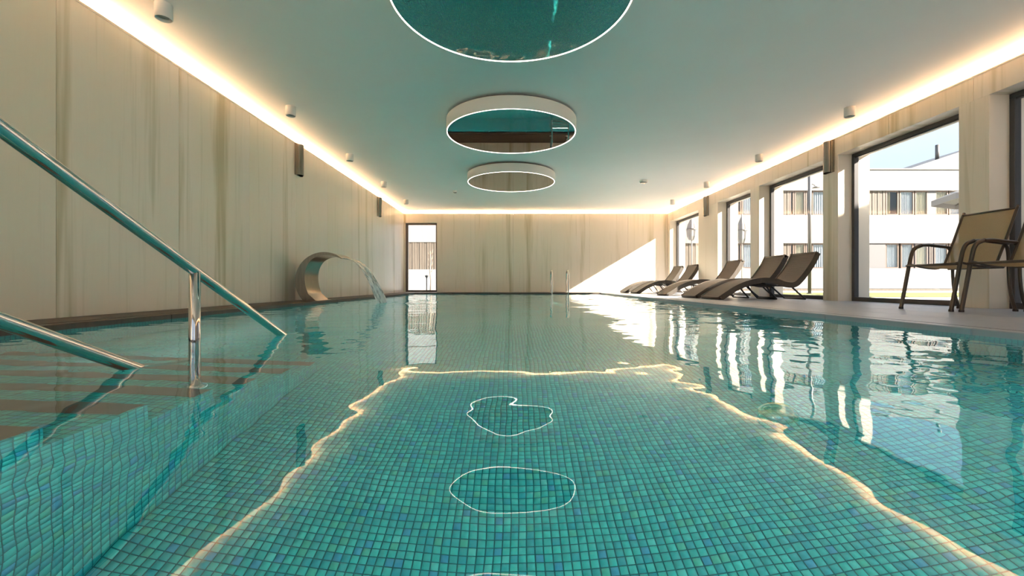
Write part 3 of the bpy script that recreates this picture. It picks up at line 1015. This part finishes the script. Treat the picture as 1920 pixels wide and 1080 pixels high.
# ------------------------------------------------------------------ sling armchairs
def chair_base():
    t = empty('armchair')
    HW_ = 0.262
    def sheet(prof, hw, th=0.004, sag=0.0):
        bm = B(); NX = 8; rows = []
        for (x, z) in prof:
            rows.append([bm.verts.new((x, hw*(2*k/NX-1), z - sag*(1-(2*k/NX-1)**2))) for k in range(NX+1)])
        for a, b in zip(rows, rows[1:]):
            for k in range(NX):
                bm.faces.new((a[k], a[k+1], b[k+1], b[k]))
        return bm
    seat = spline([(0.07, 0.475), (0.12, 0.485), (0.28, 0.455), (0.44, 0.445), (0.53, 0.475)], 14)
    back = spline([(0.53, 0.475), (0.58, 0.58), (0.66, 0.76), (0.75, 0.98), (0.772, 1.03)], 14)
    obj('seat', sheet(seat, HW_-0.02, sag=0.012), M['sling'], t, True)
    obj('backrest', sheet(back, HW_-0.02), M['sling'], t, True)
    for s in (-1, 1):
        y = s*HW_
        pts = [(x, s*(HW_-0.012), z) for x, z in seat] + [(x, s*(HW_-0.012), z) for x, z in spline([(0.535, 0.485), (0.58, 0.58), (0.66, 0.76), (0.75, 0.98), (0.785, 1.055)], 12)]
        r = obj('side_tube', tube(B(), pts, 0.013, 10), M['chair_metal'], t, True)
        bm = B(); lathe(bm, [(0.0, 0.012), (0.012, 0.008), (0.014, -0.004)], 10, pts[-1]); obj('end_cap', bm, M['dark_leg'], r, True)
        front = smooth_path([(0.0, y, 0.012), (0.055, y, 0.26), (0.105, y, 0.50), (0.15, y, 0.665), (0.26, y, 0.70)], 3)
        obj('leg', tube(B(), front, 0.021, 12, flat=0.8), M['chair_metal'], t, True)
        arm = smooth_path([front[-1] - Vector((0.012, 0, 0)), (0.34, y, 0.705), (0.48, y, 0.69), (0.645, y, 0.675)], 2)
        obj('armrest', tube(B(), arm, 0.016, 12, flat=1.55), M['chair_metal'], t, True)
        rear = smooth_path([(0.60, s*(HW_+0.002), 0.675), (0.655, y, 0.62), (0.655, y, 0.36), (0.675, y, 0.18), (0.735, y, 0.012)], 3)
        obj('leg', tube(B(), rear, 0.015, 12), M['chair_metal'], t, True)
        for x_ in (0.0, 0.735):
            bm = B(); lathe(bm, [(0.0, 0.0), (0.022, 0.0), (0.022, 0.022), (0.0, 0.022)], 12, (x_, y, 0.0))
            obj('foot_cap', bm, M['dark_leg'], t, 'auto')
    obj('seat_rail', tube(B(), [(0.07, -HW_, 0.472), (0.07, HW_, 0.472)], 0.013, 10), M['chair_metal'], t, True)
    obj('seat_rail', tube(B(), [(0.60, -HW_, 0.44), (0.60, HW_, 0.44)], 0.012, 10), M['chair_metal'], t, True)
    obj('top_rail', tube(B(), [(0.774, -HW_+0.01, 1.032), (0.774, HW_-0.01, 1.032)], 0.011, 10), M['chair_metal'], t, True)
    return t
ch = chair_base()
for i, (x, y, a, lab) in enumerate([(4.325, 4.575, 3, 'tan sling armchair with dark metal frame beside the large window, fully in view'),
                                    (4.385, 3.985, 3, 'tan sling armchair cut off by the right edge of the photo')]):
    o = ch if i == 0 else copy_tree(ch)
    o.scale = (0.92, 1, 1); o.location = (x, y, 0); o.rotation_euler = (0, 0, R(a))
    tag(o, lab, 'armchair', 'tan sling armchairs on the window deck')

# ------------------------------------------------------------------ outside: ground, buildings
ZG = -0.10
te = struct(obj('terrace', bx(XO, 70, -45, 60, ZG-0.3, ZG-0.02), M['paving']), 'pale paving outside the windows')
obj('paving', bx(-40, XO, YB+0.2, 60, ZG-0.3, ZG-0.02), M['paving'], te)
obj('paving', bx(-40, XO, -45, YF-0.2, ZG-0.3, ZG-0.02), M['paving'], te)
obj('paving', bx(-40, XL-0.2, YF-0.2, YB+0.2, ZG-0.3, ZG-0.02), M['paving'], te)
lawn = obj('lawn', bx(7.5, 45, 13.0, 20.0, ZG-0.03, ZG), M['grass'])
tag(lawn, 'strip of short yellowish grass outside the large window', 'grass', kind='stuff')

YFAC = 25.0
def fx(px, Y=YFAC): return (px - 958.5)*Y/F
def fz(py, Y=YFAC): return HD + (533 - py)*Y/F
U0, U1 = fz(403), fz(357)
L0, L1 = fz(503), fz(456)
def facade_window(parent, x0, x1, z0, z1, cur):
    yf = YFAC + 0.10
    w = obj('window', prism_frame(x0, x1, z0, z1, 0.07, yf, yf+0.08), M['win_brown'], parent)
    obj('pane', bx(x0+0.07, x1-0.07, yf+0.03, yf+0.04, z0+0.07, z1-0.07), M['far_pane'], w)
    if cur:
        bm = B(); n = 14
        a = [bm.verts.new((x0+0.07 + (x1-x0-0.14)*k/n*cur[1], yf+0.055 + 0.03*(k % 2), z0+0.07)) for k in range(n+1)]
        b = [bm.verts.new((v.co.x, v.co.y, z1-0.07)) for v in a]
        for k in range(n): bm.faces.new((a[k], a[k+1], b[k+1], b[k]))
        obj('curtain', bm, M[cur[0]], w)
def prism_frame(x0, x1, z0, z1, t, y0, y1):
    bm = B()
    o = [(x0, z0), (x1, z0), (x1, z1), (x0, z1)]
    i = [(x0+t, z0+t), (x1-t, z0+t), (x1-t, z1-t), (x0+t, z1-t)]
    V = lambda q, y: [bm.verts.new((u, y, w)) for u, w in q]
    of, inf, ob, ib = V(o, y0), V(i, y0), V(o, y1), V(i, y1)
    for k in range(4):
        j = (k+1) % 4
        bm.faces.new((of[k], of[j], inf[j], inf[k])); bm.faces.new((ob[j], ob[k], ib[k], ib[j]))
        bm.faces.new((of[j], of[k], ob[k], ob[j])); bm.faces.new((inf[k], inf[j], ib[j], ib[k]))
    return bm
def band_wall(parent, x0, x1, ztop, name='wall'):
    obj('plinth_wall', bx(x0, x1, YFAC, YFAC+0.3, fz(541), L0), M['facade'], parent)
    obj('spandrel_wall', bx(x0, x1, YFAC, YFAC+0.3, L1, U0), M['facade'], parent)
    obj('parapet_wall', bx(x0, x1, YFAC, YFAC+0.3, U1, ztop), M['facade'], parent)
    obj('base_board', bx(x0, x1, YFAC+0.02, YFAC+0.3, ZG, fz(541)), M['slat'], parent)
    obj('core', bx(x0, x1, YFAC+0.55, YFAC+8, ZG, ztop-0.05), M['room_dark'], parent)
def slats(parent, x0, x1, z0, z1, mat='slat', n=7):
    d = (x1-x0)/n
    for k in range(n):
        obj('slat', bx(x0+d*k+0.012, x0+d*(k+1)-0.012, YFAC+0.10+0.015*(k % 2), YFAC+0.16, z0, z1), M[mat], parent)

# lower wing, right of the corner
XC = fx(1628)
ZB = fz(318)
bB = tag(empty('hotel_wing', (0, 0, 0)), 'white two-storey wing with flat parapet under the sky, through the large window', 'building')
band_wall(bB, XC, XC+22, ZB)
obj('coping', bx(XC, XC+22, YFAC-0.05, YFAC+0.35, ZB, ZB+0.06), M['grey_metal'], bB)
slats(bB, XC, fx(1663), U0, U1)
for a, b, c in ((1664, 1688, ('curtain', 0.35)), (1690, 1717, ('curtain_w', 1.0)), (1719, 1743, ('curtain', 1.0)), (1757, 1781, ('curtain', 1.0)), (1783, 1808, ('curtain_w', 1.0)), (1812, 1840, ('curtain_w', 1.0)), (1850, 1880, ('curtain', 1.0)), (1890, 1925, ('curtain_w', 1.0))):
    facade_window(bB, fx(a), fx(b), U0, U1, c)
obj('panel', bx(fx(1743), fx(1757), YFAC+0.1, YFAC+0.18, U0, U1), M['grey_panel'], bB)
obj('panel', bx(XC, fx(1662), YFAC+0.06, YFAC+0.18, L0, L1), M['grey_panel'], bB)
for a, b, c in ((1663, 1688, ('curtain_w', 1.0)), (1692, 1716, ('curtain_w', 1.0)), (1719, 1743, ('curtain', 1.0)), (1746, 1752, None), (1755, 1781, ('curtain_w', 1.0)), (1783, 1808, ('curtain_w', 1.0)), (1812, 1840, ('curtain_w', 1.0)), (1850, 1880, ('curtain', 1.0)), (1890, 1925, ('curtain_w', 1.0))):
    facade_window(bB, fx(a), fx(b), L0, L1, c)
# pitched roof rising behind the parapet with its flue
YRF = 34.0
bm = B()
prism(bm, [(fx(1693, YRF), fz(320, YRF)), (fx(1900, YRF), fz(320, YRF)), (fx(1900, YRF), fz(252, YRF))], 'y', YRF, YRF+7)
rf = obj('roof', bm, M['roof'], bB)
obj('flue', tube(B(), [(fx(1769, YRF), YRF+0.5, fz(296, YRF)), (fx(1769, YRF), YRF+0.5, fz(268, YRF))], 0.13, 12), M['grey_metal'], rf, True)

# taller wing left of the corner
bA = tag(empty('hotel_block', (0, 0, 0)), 'taller white block with brown window bands, behind the far windows', 'building')
XA = fx(1235)
band_wall(bA, XA, XC-0.02, 9.6)
obj('corner_pier', bx(XC-0.75, XC-0.02, YFAC-0.02, YFAC+0.5, ZG, 9.6), M['facade'], bA)
def seg(parent, a, b, z0, z1): obj('wall_panel', bx(fx(a), fx(b), YFAC, YFAC+0.3, z0, z1), M['facade'], parent)
for z0, z1 in ((L0, L1), (U0, U1)):
    seg(bA, 1235, 1383 if z0 == U0 else 1279, z0, z1)
    seg(bA, 1425, 1466, z0, z1)
    seg(bA, 1560, 1604, z0, z1)
    for a, b, c in ((1384, 1392, None), (1393, 1424, ('curtain_w', 1.0)), (1483, 1491, None), (1492, 1512, ('curtain', 1.0)), (1513, 1523, None), (1525, 1559, ('curtain_w', 1.0))):
        facade_window(bA, fx(a), fx(b), z0, z1, c)
    slats(bA, fx(1467), fx(1483), z0, z1, n=3)
slats(bA, fx(1280), fx(1383), L0, L1, n=16)

# added unseen block; its sloping top is shaped to shade the near windows
nb = struct(empty('shade_block'), 'added block with sloping top, out of view, shading the near windows')
def nz(y): return 6.62 - 0.42*(y - 3.18)
bm = B(); prism(bm, [(-9, ZG), (7.7, ZG), (7.7, nz(7.7)), (-9, nz(-9))], 'x', 14.0, 22.0)
obj('body', bm, M['facade'], nb)
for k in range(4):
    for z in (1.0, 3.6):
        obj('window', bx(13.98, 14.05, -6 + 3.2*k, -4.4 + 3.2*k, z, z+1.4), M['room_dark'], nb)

# lamp post between the far windows and the block
lpz = tag(empty('lamp_post', (fx(1518, 17.0), 17.0, ZG)), 'slim grey lamp post with a small arm, outside the window behind the nearest loungers', 'lamp post')
obj('pole', tube(B(), [(0, 0, 0), (0, 0, 6.2)], 0.06, 14), M['grey_metal'], lpz, True)
bm = B(); lathe(bm, [(0.0, 0.03), (0.10, 0.03), (0.10, 0.0)], 16); obj('base', bm, M['grey_metal'], lpz, 'auto')
arm = obj('arm', tube(B(), smooth_path([(0, 0, 4.25), (0.12, 0, 4.28), (0.22, 0, 4.20)], 2), 0.02, 8), M['grey_metal'], lpz, True)
bm = B(); lathe(bm, [(0.0, 0.06), (0.05, 0.05), (0.13, 0.0), (0.0, 0.01)], 18, (0.24, 0, 4.12)); obj('lamp_head', bm, M['grey_metal'], arm, True)

# open parasol right of the large window
pa = tag(empty('open_parasol', (13.95, 12.0, ZG+0.0)), 'pale open parasol partly hidden behind the pillar by the armchairs', 'parasol')
obj('pole', tube(B(), [(0, 0, 0), (0, 0, 3.5)], 0.03, 12), M['grey_metal'], pa, True)
bm = B(); lathe(bm, [(0.0, 0.06), (0.3, 0.05), (0.32, 0.0), (0.0, 0.0)], 24); obj('base', bm, M['grey_metal'], pa, 'auto')
bm = B()
lathe(bm, [(0.0, 3.52), (0.6, 3.33), (1.25, 3.10), (1.75, 2.88), (1.75, 2.72), (1.74, 2.72), (1.73, 2.86), (1.2, 3.07), (0.0, 3.48)], 8)
obj('canopy', bm, M['canvas'], pa)
for k in range(8):
    a = 2*math.pi*k/8
    obj('rib', tube(B(), [(0, 0, 3.44), (1.72*math.cos(a), 1.72*math.sin(a), 2.84)], 0.012, 6), M['grey_metal'], pa, True)
def closed_parasol(x, y, z0, z1, lab):
    t = tag(empty('closed_parasol', (x, y, ZG)), lab, 'parasol', 'closed parasols outside the far windows')
    obj('pole', tube(B(), [(0, 0, 0), (0, 0, z1-ZG+0.08)], 0.025, 10), M['canvas'], t, True)
    bm = B(); lathe(bm, [(0.0, 0.07), (0.25, 0.05), (0.27, 0.0), (0.0, 0.0)], 20); obj('base', bm, M['canvas'], t, 'auto')
    bm = B(); h = z1 - z0
    n = 16
    rings_ = []
    for f, r in ((0, 0.10), (0.15, 0.16), (0.45, 0.19), (0.7, 0.14), (0.92, 0.05), (1, 0.01)):
        rings_.append([bm.verts.new((r*(1 + 0.18*(k % 2))*math.cos(2*math.pi*k/n), r*(1 + 0.18*(k % 2))*math.sin(2*math.pi*k/n), z0-ZG + h*f)) for k in range(n)])
    for a, b in zip(rings_, rings_[1:]):
        for k in range(n): bm.faces.new((a[k], a[(k+1) % n], b[(k+1) % n], b[k]))
    bm.faces.new(rings_[0][::-1]); bm.faces.new(rings_[-1])
    obj('furled_canopy', bm, M['canvas'], t)
    obj('strap', tube(B(), [(0, 0, z0-ZG+0.45*h), (0, 0, z0-ZG+0.45*h+0.05)], 0.222, 16), M['grey_metal'], t)
closed_parasol(fx(1391, 19), 19, fz(456, 19), fz(405, 19), 'furled grey parasol seen through the narrow window')
closed_parasol(fx(1297, 19), 19, fz(450, 19), fz(408, 19), 'furled grey parasol seen through the farthest side window')

# white garden wall with a slat band, beyond the glazed door
YGW = 24.0
gw = tag(empty('garden_wall', (0, 0, 0)), 'white outer wall with a band of grey slats beyond the glazed door', 'wall')
gx0, gx1 = fx(700, YGW), fx(900, YGW)
obj('lower_wall', bx(gx0, gx1, YGW, YGW+0.3, ZG, fz(505, YGW)), M['facade'], gw)
obj('upper_wall', bx(gx0, gx1, YGW, YGW+0.3, fz(454, YGW), fz(380, YGW)), M['facade'], gw)
n = 44
for k in range(n):
    a = gx0 + (gx1-gx0)*k/n
    obj('slat', bx(a+0.008, a+(gx1-gx0)/n-0.008, YGW+0.03+0.02*(k % 3 == 0), YGW+0.1, fz(505, YGW), fz(454, YGW)), M['slat'], gw)
obj('backing', bx(gx0, gx1, YGW+0.12, YGW+0.3, fz(505, YGW), fz(454, YGW)), M['grey_panel'], gw)
gl = tag(empty('garden_lamp', (fx(800, 17), 17, ZG)), 'short black garden lamp outside the glazed door', 'lamp')
obj('pole', tube(B(), [(0, 0, 0), (0, 0, 0.62)], 0.02, 10), M['frame'], gl, True)
bm = B(); lathe(bm, [(0.0, 0.74), (0.075, 0.70), (0.075, 0.69), (0.03, 0.62), (0.0, 0.62)], 16); obj('lamp_head', bm, M['frame'], gl, 'auto')
sap = tag(empty('sapling', (fx(807, 17.5), 17.5, ZG)), 'thin bare sapling outside the glazed door', 'sapling')
obj('trunk', tube(B(), [(0, 0, 0), (0.03, 0, 0.5), (-0.02, 0, 0.9), (0.02, 0, 1.3), (-0.01, 0, 1.7)], [0.034, 0.03, 0.026, 0.02, 0.010], 8), M['bark'], sap, True)
for k in range(7):
    z = 0.85 + 0.12*k; s = -1 if k % 2 else 1
    obj('branch', tube(B(), [(0.0, 0, z), (s*0.07, 0.03, z+0.08), (s*0.10, 0.02, z+0.20)], [0.014, 0.011, 0.006], 6), M['bark'], sap, True)

# put each outdoor building's origin at its own foot
def rebase(e, loc):
    d = Vector(loc) - e.location
    e.location = loc
    for c in e.children:
        c.location = Vector(c.location) - d
rebase(bA, (XA, YFAC, ZG)); rebase(bB, (XC, YFAC, ZG)); rebase(nb, (14.0, -9.0, ZG)); rebase(gw, (gx0, YGW, ZG))

for o in [pb] + list(pb.children):
    o.cycles.is_caustics_receiver = True
